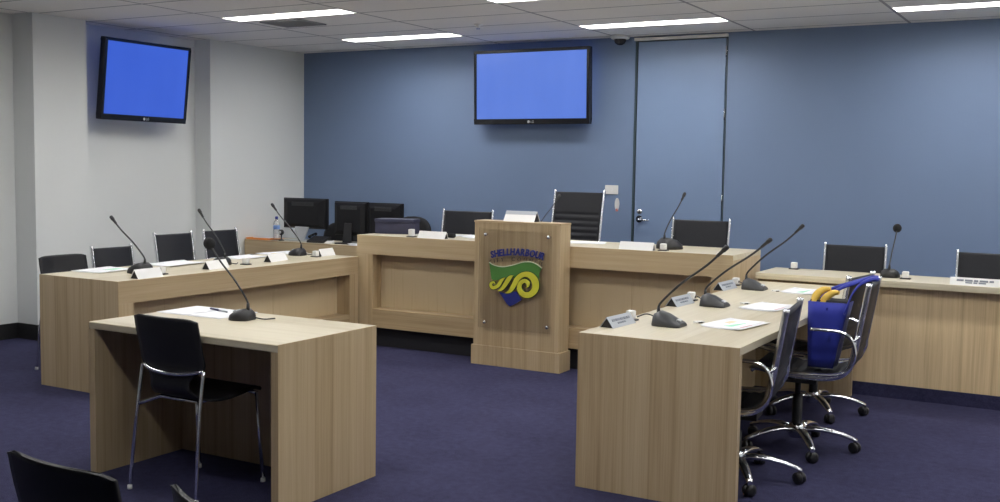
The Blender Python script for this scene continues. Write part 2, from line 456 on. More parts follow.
tv('tilted wall screen on the white left wall, glowing plain blue', -7.655, 6.88, 2.228, math.radians(90), math.radians(6.5), .985, .715, .29, 'screen_deep_blue')

# ------------------------------------------------------------------ furniture
BV = .0015
def furn(name, label, cx, cy, cat='desk', z=0.):
    t = thing(name, label, cat, (cx, cy, z)); return t, t.location
# front table
t, w = furn('witness_table', 'small oak panel table in front, with one microphone and papers on it', -3.66, 3.81, 'table')
X0,X1,Y0,Y1,ZT = -4.215,-3.032,3.422,4.122,.739
MB().box(X0,X1,Y0,Y1,ZT-.034,ZT).build('tabletop', 'oak_top_sheen_x', t, w, .004)
MB().box(X0,X0+.038,Y0,Y1,0,ZT-.034).box(X0-.002,X0,Y0,Y1,0,ZT).build('side_panel', 'oak_vertical', t, w, BV)
MB().box(X1-.038,X1,Y0,Y1,0,ZT-.034).box(X1,X1+.002,Y0,Y1,0,ZT).build('side_panel', 'oak_vertical', t, w, BV)
MB().box(X0+.038,X1-.038,Y1-.15,Y1-.13,.0,ZT-.034).build('modesty_panel', 'oak_vertical', t, w)
# left desk
t, w = furn('councillor_desk', 'long oak desk on the left with four name cards along its front edge', -5.8, 5.86)
LX0,LX1,LY0,LY1,LZ = -6.184,-5.424,4.63,7.115,.747
MB().box(LX0,LX1,LY0,LY1,LZ-.036,LZ).build('desktop', 'oak_top_sheen_y', t, w, BV)
MB().box(LX0,LX1-.13,LY0,LY0+.038,0,LZ-.036).box(LX0,LX1,LY0-.002,LY0,0,LZ).build('end_panel', 'oak_vertical', t, w, BV)
MB().box(LX0,LX1-.13,LY1-.038,LY1,0,LZ-.036).build('end_panel', 'oak_vertical', t, w, BV)
MB().box(LX1-.13,LX1,LY0+.125,LY1-.115,.600,LZ-.036).box(LX1,LX1+.002,LY0,LY1,.600,LZ).build('front_band', 'oak_along_y', t, w, BV)
MB().box(LX1-.13,LX1,LY0,LY0+.125,0,LZ-.036).box(LX1,LX1+.002,LY0,LY0+.125,0,.5985).build('front_post', 'oak_vertical', t, w, BV)
MB().box(LX1-.13,LX1,LY1-.115,LY1,0,LZ-.036).box(LX1,LX1+.002,LY1-.115,LY1,0,.5985).build('front_post', 'oak_vertical', t, w, BV)
MB().box(LX1-.13,LX1,LY0+.125,LY1-.115,.165,.27).build('front_rail', 'oak_along_y', t, w, BV)
MB().box(LX1-.155,LX1-.131,LY0+.038,LY1-.038,.165,LZ-.036).build('recessed_panel', 'oak_ribbed', t, w)
MB().box(LX1-.20,LX1-.16,LY0+.045,LY1-.045,0,.163).build('kickboard', 'platform_black', t, w)
# right desk
t, w = furn('councillor_desk', 'oak desk on the right with swivel chairs and white booklets along its side', -1.75, 5.94)
RX0,RX1,RY0,RY1,RZ = -2.137,-1.361,4.50,7.385,.739
MB().box(RX0,RX1,RY0,RY1,RZ-.036,RZ).build('desktop', 'oak_top_sheen_y', t, w, BV)
MB().box(RX0,RX1,RY0,RY0+.04,0,RZ-.036).box(RX0,RX1,RY0-.002,RY0,0,RZ).build('end_panel', 'oak_vertical', t, w, BV)
MB().box(RX0,RX1-.09,RY1-.04,RY1,0,RZ-.036).build('end_panel', 'oak_vertical', t, w, BV)
MB().box(RX0,RX0+.03,RY0+.04,RY1-.04,.0,RZ-.036).build('modesty_panel', 'oak_vertical', t, w, BV)
# bench at the back
t, w = furn('council_bench', 'long high oak bench along the back behind the emblem lectern', -3.83, 7.46, 'bench', .158)
BX0,BX1,BY0,BY1,BZ,BB = -5.442,-2.2245,7.125,7.79,.928,.163
MB().box(BX0,BX1,BY0,BY1,BZ-.036,BZ).build('benchtop', 'oak_top_sheen_x', t, w, BV)
MB().box(BX0,BX0+.16,BY0,BY0+.12,BB,BZ-.036).build('front_post', 'oak_vertical', t, w, BV)
MB().box(BX1-.155,BX1,BY0,BY0+.12,BB,BZ-.036).build('front_post', 'oak_vertical', t, w, BV)
MB().box(BX0+.16,BX1-.155,BY0,BY0+.12,.771,BZ-.036).box(BX0,BX1,BY0-.002,BY0,.771,BZ).build('front_band', 'oak_along_x', t, w, BV)
MB().box(BX0+.16,BX1-.155,BY0,BY0+.12,BB,.318).build('front_rail', 'oak_along_x', t, w, BV)
MB().box(BX0+.04,BX1-.04,BY0+.121,BY0+.143,BB,BZ-.036).build('recessed_panel', 'oak_ribbed', t, w)
MB().box(BX0,BX0+.038,BY0+.12,BY1,BB,BZ-.036).build('end_panel', 'oak_vertical', t, w, BV)
MB().box(BX1-.038,BX1,BY0+.12,BY1,BB,BZ-.036).build('end_panel', 'oak_vertical', t, w, BV)
# far right desk
t, w = furn('side_desk', 'oak desk against the back right, standing on a low carpeted step', -.4, 7.66, 'desk', .089)
FX0,FX1,FY0,FY1,FZ = -2.142,1.3,7.392,7.91,.795
MB().box(FX0,FX1,FY0,FY1,FZ-.042,FZ).build('desktop', 'oak_top_sheen_x', t, w, BV)
MB().box(FX0+.03,FX1-.03,FY0+.065,FY0+.095,.090,FZ-.042).build('front_panel', 'oak_light', t, w, BV)
MB().box(FX0,FX0+.03,FY0+.065,FY1,.090,FZ-.042).build('end_panel', 'oak_vertical', t, w, BV)
MB().box(FX1-.03,FX1,FY0+.065,FY1,.090,FZ-.042).build('end_panel', 'oak_vertical', t, w, BV)
# clerks' desk
t, w = furn('clerk_desk', 'plain oak desk in the far left corner carrying the computer monitors', -6.6, 8.43)
CX0,CX1,CY0,CY1,CZ = -7.71,-5.58,8.20,8.66,.73
MB().box(CX0,CX1,CY0+.02,CY1,CZ-.03,CZ).build('desktop', 'oak_top_sheen_x', t, w, BV)
MB().box(CX0,CX1,CY0,CY0+.02,.0,CZ).build('front_panel', 'oak_along_x', t, w, BV)
MB().box(CX0,CX0+.03,CY0+.02,CY1,0,CZ-.03).build('end_panel', 'oak_vertical', t, w, BV)
MB().box(CX1-.03,CX1,CY0+.02,CY1,0,CZ-.03).build('end_panel', 'oak_vertical', t, w, BV)

# lectern with emblem
t, w = furn('emblem_lectern', 'oak lectern with the coloured shell emblem behind a clear panel', -3.84, 7.05, 'lectern')
PX0,PX1,PY0,PY1,PZ = -4.193,-3.464,6.953,7.122,1.103
MB().box(PX0,PX1,PY0,PY1,.15,PZ-.014).build('lectern_body', 'oak_vertical', t, w, BV)
MB().box(PX0-.004,PX1+.004,PY0-.004,PY1,PZ-.014,PZ).build('lectern_top', 'oak_along_x', t, w, BV)
MB().box(PX0-.013,PX1+.018,PY0-.013,PY1,0,.15).build('plinth', 'oak_vertical', t, w, .003)
MB().box(-4.137,-3.522,6.928,6.934,.292,1.050).build('clear_panel', 'acrylic', t, w, .001)
for bx, bz in ((-4.082,1.000),(-3.548,1.002),(-4.082,.333),(-3.548,.337)):
    M = Matrix.Translation((bx, 6.952, bz)) @ Matrix.Rotation(PI/2, 4, 'X')
    MB().lathe([(.009,0),(.009,.016),(.013,.0165),(.013,.030),(.010,.034),(.002,.035)], 18, M).build('standoff_bolt', 'aluminium', t, w)
# emblem: drawn in design units, laid on the face of the clear panel
def E2(cx, cy):      # design units -> room x, z on the panel
    u, v = 470 + cx/6.28, 240 + cy/6.28
    x = -4.079*.9942 + .014 + (u-488.5)*.0086 - .0004*(v-252)
    z = .881 - (v-252)*.00761 + (u-488.5)*.00048
    return x, z
EY = 6.9275
def eprism(poly, y, h):
    n = len(poly); pr = [E2(*p) for p in poly]
    m = MB()
    m.add([(x, y, z) for x, z in pr] + [(x, y-h, z) for x, z in pr],
          [tuple(range(n)), tuple(reversed(range(n, 2*n)))] + [(i, (i+1) % n, n+(i+1) % n, n+i) for i in range(n)])
    return m
emb = bpy.data.objects.new('emblem', None); COL.objects.link(emb); emb.parent = t; emb.location = Vector((-3.84, EY, .66)) - w
we = (-3.84, EY, .66)
top = [p[:2] for p in smoothpath([(117,150,0),(150,168,0),(205,178,0),(265,168,0),(325,150,0),(375,148,0),(415,162,0),(446,186,0)], 5)]
green = top + [(440,200),(432,222),(436,250),(400,226),(345,222),(312,232),(292,252),(262,240),(235,250),(205,246),(180,262),(150,262),(138,255),(130,215)]
eprism(green, EY, .004).build('green_field', 'logo_green', emb, we)
edge = MB()
for i in range(len(top)-1):
    q = [E2(*top[i]), E2(*top[i+1])]
    edge.tube([(q[0][0], EY-.005, q[0][1]), (q[1][0], EY-.005, q[1][1])], .0035, 6)
edge.build('pale_edge', 'logo_edge', emb, we)
eprism([(190,335),(235,345),(262,335),(300,330),(318,360),(336,380),(300,408),(265,425),(243,408),(220,375)], EY, .004).build('blue_field', 'logo_navy', emb, we)
def ribbon(pts, y, h):
    P = smoothpath(pts, 7); Lf, Rt = [], []
    for i, p in enumerate(P):
        a, c = P[max(0,i-1)], P[min(len(P)-1,i+1)]
        tx, ty = c.x-a.x, c.y-a.y; l = math.hypot(tx, ty) or 1
        nx, ny = -ty/l, tx/l; hw = max(p.z, 1.)
        Lf.append((p.x+nx*hw, p.y+ny*hw)); Rt.append((p.x-nx*hw, p.y-ny*hw))
    m = MB(); n = len(P)
    fr = [E2(*q) for q in Lf] + [E2(*q) for q in Rt]
    v = [(x, y, z) for x, z in fr] + [(x, y-h, z) for x, z in fr]
    f = []
    for i in range(n-1):
        f += [(i, i+1, n+i+1, n+i), (2*n+i, 3*n+i, 3*n+i+1, 2*n+i+1), (i, 2*n+i, 2*n+i+1, i+1), (n+i, n+i+1, 3*n+i+1, 3*n+i)]
    f += [(0, n, 3*n, 2*n), (n-1, 3*n-1, 4*n-1, 2*n-1)]
    m.add(v, f); return m
SP = [[(236,340,3),(262,328,11),(284,292,15),(303,252,16),(340,225,16),(382,231,18),(412,266,20),(416,312,20),(388,347,19),(348,348,17),(320,318,14),(322,282,13),(346,264,12),(368,274,11),(372,294,7),(360,306,2)],
      [(186,330,2),(212,314,10),(234,280,13),(255,245,12),(276,232,2)],
      [(166,286,2),(156,275,5),(142,279,8),(138,295,9),(154,310,10),(184,296,11),(204,264,10),(224,246,2)]]
for q in SP: ribbon([(x_, y_, w_+4.5) for x_, y_, w_ in q], EY-.0005, .0055).build('dark_outline', 'logo_outline', emb, we)
for q in SP: ribbon(q, EY-.001, .010).build('yellow_scroll', 'logo_yellow', emb, we)
def arc_text(body, size, bold, c, r, a0, a1, depth, sx=1.):
    """letters standing on an arc, in design units: centre c, radius r, angles from the vertical"""
    m = MB(); gl = [text_mesh(ch, size, depth, bold) for ch in body]
    adv = [(g[3]-g[2]) + size*.13 if g[0] else size*.42 for g in gl]
    tot = sum(adv); acc = 0
    for g, ad in zip(gl, adv):
        if g[0]:
            al = a0 + (a1-a0)*(acc + ad/2)/tot; mid = (g[2]+g[3])/2
            ox, oz = c[0] + r*math.sin(al), c[1] - r*math.cos(al)
            vv = []
            for x, y, zz in g[0]:
                lx, ly = (x-mid)*sx, y
                dx = ox + lx*math.cos(al) + ly*math.sin(al)
                dy = oz + lx*math.sin(al) - ly*math.cos(al)
                X, Z = E2(dx, dy); vv.append((X, EY-.002-zz, Z))
            m.add(vv, g[1])
        acc += ad
    return m
arc_text('SHELLHARBOUR', 58, 2.3, (267, 665), 560, -.252, .338, .0035, .73).build('shellharbour_lettering', 'logo_navy', emb, we)
arc_text('CITY', 36, -.5, (265, 702), 560, -.271, -.090, .002, .85).build('city_lettering', 'logo_thin', emb, we)
arc_text('COUNCIL', 36, -.5, (265, 702), 560, -.027, .346, .002, .85).build('council_lettering', 'logo_thin', emb, we)

# ------------------------------------------------------------------ chairs
def exec_chair(label, loc, face, dz=0., W=.47, high=False, arms=True, spin=.3, fo=0., group='leather swivel chairs around the desks'):
    """ribbed sling swivel chair; local +y is the way the sitter faces, rz = face"""
    t = thing('swivel_chair', label, 'chair', loc, face, group)
    top = 1.15 if high else .93
    prof = [(.245,.452),(.215,.468),(.10,.450),(-.08,.440),(-.19,.452),(-.25,.495),(-.275,.57),(-.298,.70),(-.335,.93)]
    if high: prof = prof[:-1] + [(-.330,.90),(-.375,1.15)]
    P = smoothpath([(0, y+fo, z+dz) for y, z in prof], 6)
    for s in (-1, 1):
        x = s*W/2
        q = [Vector((x, p.y, p.z)) for p in P]
        e = (q[-1]-q[-2]).normalized(); q.append(q[-1] + e*.016)
        MB().tube(q, .016, 10, None, ((1,0,0), .0115)).build('side_rail', 'aluminium', t)
    # sling, split at the bend
    L = [0.]
    for i in range(1, len(P)): L.append(L[-1] + (P[i]-P[i-1]).length)
    def at(s_):
        for i in range(1, len(P)):
            if s_ <= L[i]: return P[i-1].lerp(P[i], (s_-L[i-1])/max(1e-6, L[i]-L[i-1])), (P[i]-P[i-1]).normalized()
        return P[-1], (P[-1]-P[-2]).normalized()
    bend = L[30]; tot = L[-1]
    def sling(s0, s1, name):
        m = MB(); rings = []; n = max(10, int((s1-s0)/.0075))
        pad0 = tot - (.27 if not high else .17)
        for i in range(n+1):
            s_ = s0 + (s1-s0)*i/n; p, d_ = at(s_); nn = Vector((0, -d_.z, d_.y))
            if nn.z < 0 and abs(nn.z) > .9: nn = -nn
            k = .5 - .5*math.cos(2*PI*s_/.052) if s_ < pad0 else .9
            th = .007 + .007*k**.5
            if i in (0, n): th = .005
            wI = W/2 - .012
            rings.append([Vector((a*wI, p.y, p.z)) + nn*o for a, o in ((-1,-.004),(-.9,-th),(0,-th),(.9,-th),(1,-.004),(1,.004),(.9,th),(0,th),(-.9,th),(-1,.004))])
        m.loft(rings, True, True); return m.build(name, 'leather', t)
    sling(.012, bend-.002, 'seat'); sling(bend+.002, tot-.002, 'backrest')
    if arms:
        for s in (-1, 1):
            x = s*(W/2 + .026)
            path = smoothpath([(x,y_+fo,z_+dz) for y_, z_ in ((-.060,.697),(-.13,.697),(-.205,.693),(-.258,.668),(-.284,.610),(-.280,.545),(-.245,.490),(-.18,.466),(-.05,.458),(.05,.456))], 5)
            a = MB().tube(path, .009, 10, None, ((1,0,0), .015)).build('armrest', 'chrome', t)
            MB().tube([(s*(W/2+.004), -.30+fo, .675+dz), (s*(W/2+.032), -.27+fo, .645+dz)], .007, 8).build('arm_bolt', 'chrome', a)
            MB().tube([(s*(W/2+.002), -.02+fo, .444+dz), (s*(W/2+.030), -.02+fo, .456+dz)], .008, 8).build('arm_bolt', 'chrome', a)
    m = MB(); m.box(-.09,.09,-.11,.11,.375+dz,.425+dz); m.box(-W/2+.005,W/2-.005,-.02,.02,.418+dz,.436+dz); m.tube([(.09,.03,.40+dz),(.20,.04,.395+dz)], .006, 8)
    m.build('tilt_mechanism', 'black_plastic', t, None, .006)
    m = MB(); m.cyl((0,0), .027, .10, .30+dz, 20); m.cyl((0,0), .016, .30+dz, .378+dz, 16); m.build('gas_column', 'black_plastic', t)
    MB().lathe([(.036,.062),(.045,.075),(.045,.125),(.034,.138),(.028,.14)], 24).build('base_hub', 'chrome', t)
    for k in range(5):
        a = spin - face + 2*PI*k/5; ux, uy = math.cos(a), math.sin(a)
        path = [(.035,.108,.030),(.10,.115,.029),(.17,.109,.026),(.24,.094,.022),(.295,.076,.018),(.318,.066,.013)]
        rings = []
        for r, z, hw in path:
            hh = .011 + (.32-r)*.016
            rings.append([Vector((ux*r - uy*hw*c_, uy*r + ux*hw*c_, z + hh*s_)) for c_, s_ in [(math.cos(2*PI*j/10), math.sin(2*PI*j/10)) for j in range(10)]])
        lg = MB().loft(rings).build('leg', 'aluminium', t)
        ca = MB()
        M = Matrix.Translation((ux*.305, uy*.305, .030)) @ Matrix.Rotation(a + .9 + k*.7, 4, 'Z') @ Matrix.Rotation(PI/2, 4, 'Y')
        ca.lathe([(.010,-.024),(.026,-.022),(.029,-.016),(.029,-.005),(.012,-.004),(.012,.004),(.029,.005),(.029,.016),(.026,.022),(.010,.024)], 18, M)
        ca.cyl((ux*.305, uy*.305), .007, .030, .068, 8)
        ca.build('caster', 'black_plastic', lg)
    return t
YP, YM, XP, XM = 0., PI, -PI/2, PI/2     # facing +y, -y, +x, -x
# behind the left desk (facing right)
exec_chair('chrome-railed black chair second from the near end behind the left desk', (-6.50, 5.775, 0), XP, -.10, .38)
exec_chair('chrome-railed black chair third from the near end, behind the middle of the left desk', (-6.60, 6.505, 0), XP, -.032, .41)
exec_chair('chrome-railed black chair at the far end of the left desk, nearest the clerks desk', (-6.72, 7.18, 0), XP, -.035, .41, spin=.9)
# behind the bench (facing the room, backs to the wall)
exec_chair('low black leather chair left of the lectern, its top showing above the bench', (-5.13, 8.07, .158), YM+.03, .012, .52)
exec_chair('tall ribbed black leather chair behind the lectern', (-4.025, 8.04, .158), YM-.03, -.005, .475, True)
exec_chair('low black leather chair in front of the blue door', (-2.90, 8.07, .158), YM, .012, .48)
# behind the far right desk
exec_chair('black leather chair behind the side desk, nearest the bench end', (-1.67, 8.07, .089), YM, -.065, .45)
exec_chair('black leather chair behind the side desk, cut by the right photo edge', (-.72, 8.07, .089), YM, -.075, .45)
# along the right desk (facing left, tucked under)
exec_chair('empty swivel chair tucked in nearest to the camera at the right desk', (-1.535, 5.06, 0), XM+.12, -.065, .49, spin=.20, fo=.085)
BAGC = exec_chair('swivel chair with the blue bag on its seat at the right desk', (-1.425, 5.80, 0), XM+.08, .0, .47, spin=.20, fo=-.034)
exec_chair('empty swivel chair tucked in at the far end of the right desk', (-1.56, 6.735, 0), XM-.13, -.05, .43, spin=.25, fo=.065)

def visitor_chair(label, loc, face):
    t = thing('visitor_chair', label, 'chair', loc, face, 'black shell chairs with chrome legs')
    prof = [(-.213,.818,.200,.030),(-.200,.74,.202,.032),(-.180,.66,.200,.030),(-.160,.590,.196,.022),(-.165,.54,.130,.012),(-.160,.49,.125,.006),(-.115,.448,.150,.003),(-.04,.435,.190,.0),(.06,.443,.205,.0),(.15,.456,.205,.0),(.205,.455,.200,.0),(.228,.440,.190,.0)]
    P = smoothpath([(a, b_, c) for a, b_, c, d_ in prof], 5); D = smoothpath([(d_, 0, 0) for a, b_, c, d_ in prof], 5)
    cols = 12; front, back = [], []
    for i, p in enumerate(P):
        q, r = P[max(0,i-1)], P[min(len(P)-1,i+1)]
        ty, tz = r.x-q.x, r.y-q.y; l = math.hypot(ty, tz); ny, nz = tz/l, -ty/l     # towards the back / underside
        dish = D[i].x
        fr, bk = [], []
        for j in range(cols+1):
            a = -1 + 2*j/cols; hw = p.z
            up = 0.
            if i == 0: up = -.012*abs(a)**8
            x = a*hw; sag = dish*(a*a) ; y = p.x + sag
            z = p.y + up
            fr.append(Vector((x, y - ny*.005, z - nz*.005))); bk.append(Vector((x, y + ny*.005, z + nz*.005)))
        front.append(fr); back.append(bk)
    rings = [f + list(reversed(b_)) for f, b_ in zip(front, back)]
    MB().loft(rings).build('shell', 'leather_seat', t)
    m = MB(); m.tube(smoothpath([(-.198,-.140,.580),(-.10,-.168,.564),(0,-.177,.559),(.10,-.168,.564),(.198,-.140,.580)], 4), .009, 10)
    m.build('back_tube', 'chrome', t)
    m = MB()
    m.tube([(-.197,-.168,.395),(-.12,-.10,.428),(.12,-.10,.428),(.197,-.168,.395)], .009, 10)
    m.tube([(-.20,.185,.432),(-.14,.185,.437),(.14,.185,.437),(.20,.185,.432)], .009, 10)
    m.tube([(-.14,.185,.437),(-.12,-.10,.428)], .008, 8); m.tube([(.14,.185,.437),(.12,-.10,.428)], .008, 8)
    m.build('seat_frame', 'chrome', t)
    for s in (-1, 1):
        lg = MB().tube(smoothpath([(s*.214,-.208,.006),(s*.207,-.190,.20),(s*.200,-.172,.37),(s*.198,-.158,.47),(s*.197,-.140,.58)], 5), [.0085]*20+[.009], 12).build('leg', 'chrome', t)
        MB().lathe([(.011,0),(.012,.004),(.011,.018),(.009,.02)], 12, Matrix.Translation((s*.214,-.208,0))).build('foot_cap', 'white_plastic', lg)
        lg = MB().tube([(s*.212,.215,.006),(s*.206,.200,.22),(s*.20,.185,.436)], .009, 12).build('leg', 'chrome', t)
        MB().lathe([(.011,0),(.012,.004),(.011,.018),(.009,.02)], 12, Matrix.Translation((s*.212,.215,0))).build('foot_cap', 'white_plastic', lg)
    return t
visitor_chair('black chair with chrome legs drawn up to the small front table', (-3.640, 3.55, 0), -.02)
visitor_chair('black chair back at the bottom left corner, nearest the camera', (-2.055, 1.772, 0), -.06)
visitor_chair('black chair whose back corner just shows below the front table', (-1.487, 1.725, 0), -.35)
visitor_chair('plain black shell chair at the near end of the left desk', (-6.445, 5.158, 0), XP)

def task_chair(label, loc, face, zt):
    t = thing('task_chair', label, 'chair', loc, face, 'clerks chairs behind the monitors')
    n = 28
    ov = [(.235*abs(math.cos(2*PI*k/n))**.7*(1 if math.cos(2*PI*k/n) > 0 else -1), .24*abs(math.sin(2*PI*k/n))**.7*(1 if math.sin(2*PI*k/n) > 0 else -1)) for k in range(n)]
    zc = zt - .24
    rings = []
    for sc, oy in ((.86,.03),(.98,.012),(1.,-.01),(.9,-.03)):
        rings.append([(x*sc, -.20 + oy + .35*x*x, zc + z*sc) for x, z in ov])
    MB().loft(rings).build('backrest', 'dark_cloth', t)
    rings = []
    for sc, z in ((.9,.43),(1.,.45),(1.,.475),(.9,.49)): rings.append([(x*sc, .03 + y*sc*.88, z) for x, y in ov])
    MB().loft(rings).build('seat', 'dark_cloth', t)
    MB().tube(smoothpath([(0,-.02,.42),(0,-.17,.43),(0,-.235,.52),(0,-.225,zc)], 5), .012, 8, None, ((1,0,0), .03)).build('back_bar', 'black_plastic', t)
    MB().cyl((0,0), .028, .08, .42, 16).build('gas_column', 'black_plastic', t)
    for k in range(5):
        a = .3 + 2*PI*k/5
        lg = MB().tube([(.02*math.cos(a),.02*math.sin(a),.10),(.25*math.cos(a),.25*math.sin(a),.07)], [.02,.014], 8).build('leg', 'black_plastic', t)
        MB().ball((.25*math.cos(a),.25*math.sin(a),.029), .028, 10).build('caster', 'black_plastic', lg)
    return t
task_chair('black rounded office chair back behind the navy box', (-6.21, 8.875, 0), YM, .99)
task_chair('dark office chair showing between the separate monitor and the monitor pair', (-7.14, 8.875, 0), YM, .895)

# ------------------------------------------------------------------ microphones, cards and sockets
def mic(label, loc, face, stem, ball=False, cable=None, bs=1., thick=1., body='black_plastic'):
    """conference microphone; local +y points at the speaker, the stem rises from the tall far end"""
    t = thing('desk_microphone', label, 'microphone', loc, face, 'gooseneck microphones on the desks')
    # base: tall at -y, falling to a thin lip at +y
    st = [(-.064,.034,.026),(-.058,.050,.052),(-.034,.064,.066),(.0,.068,.060),(.032,.064,.048),(.054,.052,.036),(.066,.036,.020)] if body != 'mic_grey' else [(-.075,.040,.030),(-.067,.055,.060),(-.045,.064,.072),(-.005,.068,.060),(.035,.070,.038),(.064,.066,.025),(.076,.052,.016)]
    rings = []
    for y, hw, hh in st:
        rings.append([(hw*bs*c, y*bs, max(.0, h)*bs) for c, h in ((-1,0),(-1.0,hh*.30),(-.86,hh*.72),(-.5,hh*.96),(0,hh),(.5,hh*.96),(.86,hh*.72),(1.0,hh*.30),(1,0))])
    MB().loft(rings).build('microphone_base', body, t)
    M = Matrix.Translation((0,.055*bs,.0285*bs) if body == 'mic_grey' else (0,.036*bs,.044*bs)) @ Matrix.Rotation(-.36, 4, 'X')
    MB().box(-.020,.020,-.010,.010,0,.007,M).build('talk_button', 'mic_button', t, None, .002)
    p0 = Vector((0,(-.055 if body == 'mic_grey' else -.040)*bs,.060*bs)); tip = Vector(stem)
    d = tip - p0
    mid = p0 + Vector((d.x*.10, d.y*.08, d.z*.20)); mid2 = p0 + Vector((d.x*.36, d.y*.345, d.z*.45))
    path = smoothpath([p0, p0 + Vector((0,0,d.z*.09)), mid, mid2, p0.lerp(tip, .72)+Vector((0,0,d.z*.015)), tip], 6)
    g = MB(); g.tube(path, .0048*thick, 8); g.cyl((p0.x,p0.y), .010, p0.z-.006, p0.z+.03, 12, .007)
    g.build('gooseneck', 'black_plastic', t)
    e = (path[-1]-path[-2]).normalized(); Q = e.to_track_quat('Z','Y').to_matrix().to_4x4()
    if ball:
        MB().ball((0,0,.005), .030, 18, (1,1,1.05), Matrix.Translation(tip) @ Q).build('foam_windscreen', 'foam', t)
    else:
        MB().lathe([(.005,-.075),(.008,-.068),(.0095,-.03),(.012,-.028),(.0125,-.002),(.009,.004),(.002,.006)], 14, Matrix.Translation(tip) @ Q).build('microphone_capsule', 'black_plastic', t)
    if cable:
        MB().tube(smoothpath(cable, 6), .0035, 8).build('cable', 'black_plastic', t)
    return t
def card(label, loc, rz, W=.27, h=.060, dp=.075, face='card_white', text=0, group='folded name cards on the desks'):
    """tent card; length along local x, printed face towards local -y"""
    t = thing('name_card', label, 'name card', loc, rz, group)
    a = Vector((0,-dp/2,0)); b_ = Vector((0,dp/2,0)); c = Vector((0,0,h))
    def leaf(p, q, o):
        m = MB(); n = Vector((0, -(q-p).z, (q-p).y)).normalized()*o
        m.add([(-W/2,*p.yz),(W/2,*p.yz),(W/2,*q.yz),(-W/2,*q.yz),(-W/2,*(p+n).yz),(W/2,*(p+n).yz),(W/2,*(q+n).yz),(-W/2,*(q+n).yz)],
              [(0,1,2,3),(7,6,5,4),(0,4,5,1),(1,5,6,2),(2,6,7,3),(3,7,4,0)]); return m
    leaf(a, c, -.002).build('front_leaf', face, t); leaf(b_, c, .002).build('back_leaf', face, t)
    m = MB(); m.add([(-W/2+.004,-dp/2+.006,.001),(-W/2+.004,dp/2-.006,.001),(-W/2+.004,0,h-.006),(W/2-.004,-dp/2+.006,.001),(W/2-.004,dp/2-.006,.001),(W/2-.004,0,h-.006)], [(0,2,1),(3,4,5),(0,1,4,3),(1,2,5,4),(2,0,3,5)])
    m.build('holder_core', 'black_plastic', t)
    if text == 2:
        d_ = (c-a).normalized(); n = Vector((0,-d_.z,d_.y))*.0022
        p, q = a + (c-a)*.66, a + (c-a)*.985
        m = MB(); m.add([(-W/2,*p.yz),(W/2,*p.yz),(W/2,*q.yz),(-W/2,*q.yz),(-W/2,*(p+n).yz),(W/2,*(p+n).yz),(W/2,*(q+n).yz),(-W/2,*(q+n).yz)], [(0,3,2,1),(4,5,6,7),(0,1,5,4),(1,2,6,5),(2,3,7,6),(3,0,4,7)])
        m.build('grey_band', 'card_grey', t)
    if text == 1:
        d_ = (c-a).normalized(); n = Vector((0,-d_.z,d_.y))
        m = MB(); rnd = random.Random(int(abs(loc[0]*1000+loc[1]*100)))
        for f_, hh, w0 in ((.62,.012,.74),(.34,.008,.40)):
            x = -W*w0/2
            while x < W*w0/2 - .012:
                L_ = rnd.uniform(.02,.05); L_ = min(L_, W*w0/2-x)
                o = a + (c-a)*f_
                p, q = o - d_*hh/2, o + d_*hh/2
                e = n*.0028
                m.add([(x,*(p+e).yz),(x+L_,*(p+e).yz),(x+L_,*(q+e).yz),(x,*(q+e).yz),(x,*p.yz),(x+L_,*p.yz),(x+L_,*q.yz),(x,*q.yz)], [(0,1,2,3),(4,7,6,5),(0,4,5,1),(1,5,6,2),(2,6,7,3),(3,7,4,0)])
                x += L_ + .008
        m.build('printed_name', 'ink_grey', t)
    return t
def socket(label, loc, rz=0., h=.044):
    t = thing('cable_socket', label, 'cable socket', loc, rz, 'white cable sockets on the desks')
    MB().box(-.034,.034,-.028,.028,0,.007).build('socket_base', 'black_plastic', t, None, .002)
    MB().box(-.021,.021,-.021,.021,.007,.007+h).build('socket_block', 'white_plastic', t, None, .006)
    return t
g = .0006
# --- left desk: speaker sits at -x  (face XM: local +y -> -x)
card('white name card beside the nearest microphone on the left desk', (-5.478, 4.912, LZ+g), PI/2+.05, .225)
mic('gooseneck microphone nearest the camera on the left desk', (-5.735, 5.085, LZ+g), XM, (-.0,.285,.375), thick=1.1, bs=1.15)
socket('white cable socket at the near end of the left desk, behind the first name card', (-5.55, 5.105, LZ+g), .1)
card('white name card in front of the second microphone on the left desk', (-5.577, 5.635, LZ+g), PI/2+.10, .225)
mic('gooseneck microphone second from the near end of the left desk', (-5.745, 5.86, LZ+g), XM, (.0,.225,.405), cable=[(0,-.075,.02),(.03,-.12,.012),(.06,-.11,.018)])
socket('white cable socket on the left desk between the second and third name cards', (-5.615, 5.985, LZ+g))
card('white name card third from the near end of the left desk', (-5.655, 6.36, LZ+g), PI/2+.22, .265)
mic('gooseneck microphone at the far end of the left desk before the monitors', (-5.87, 6.87, LZ+g), XM, (0,.28,.42), cable=[(0,-.075,.02),(.02,-.11,.012),(.045,-.13,.015)])
socket('white cable socket on the left desk next to the fourth name card', (-5.65, 6.84, LZ+g))
card('bluish name card at the far end of the left desk', (-5.675, 7.0, LZ+g), PI/2+.10, .205, .06, .06, 'card_white')
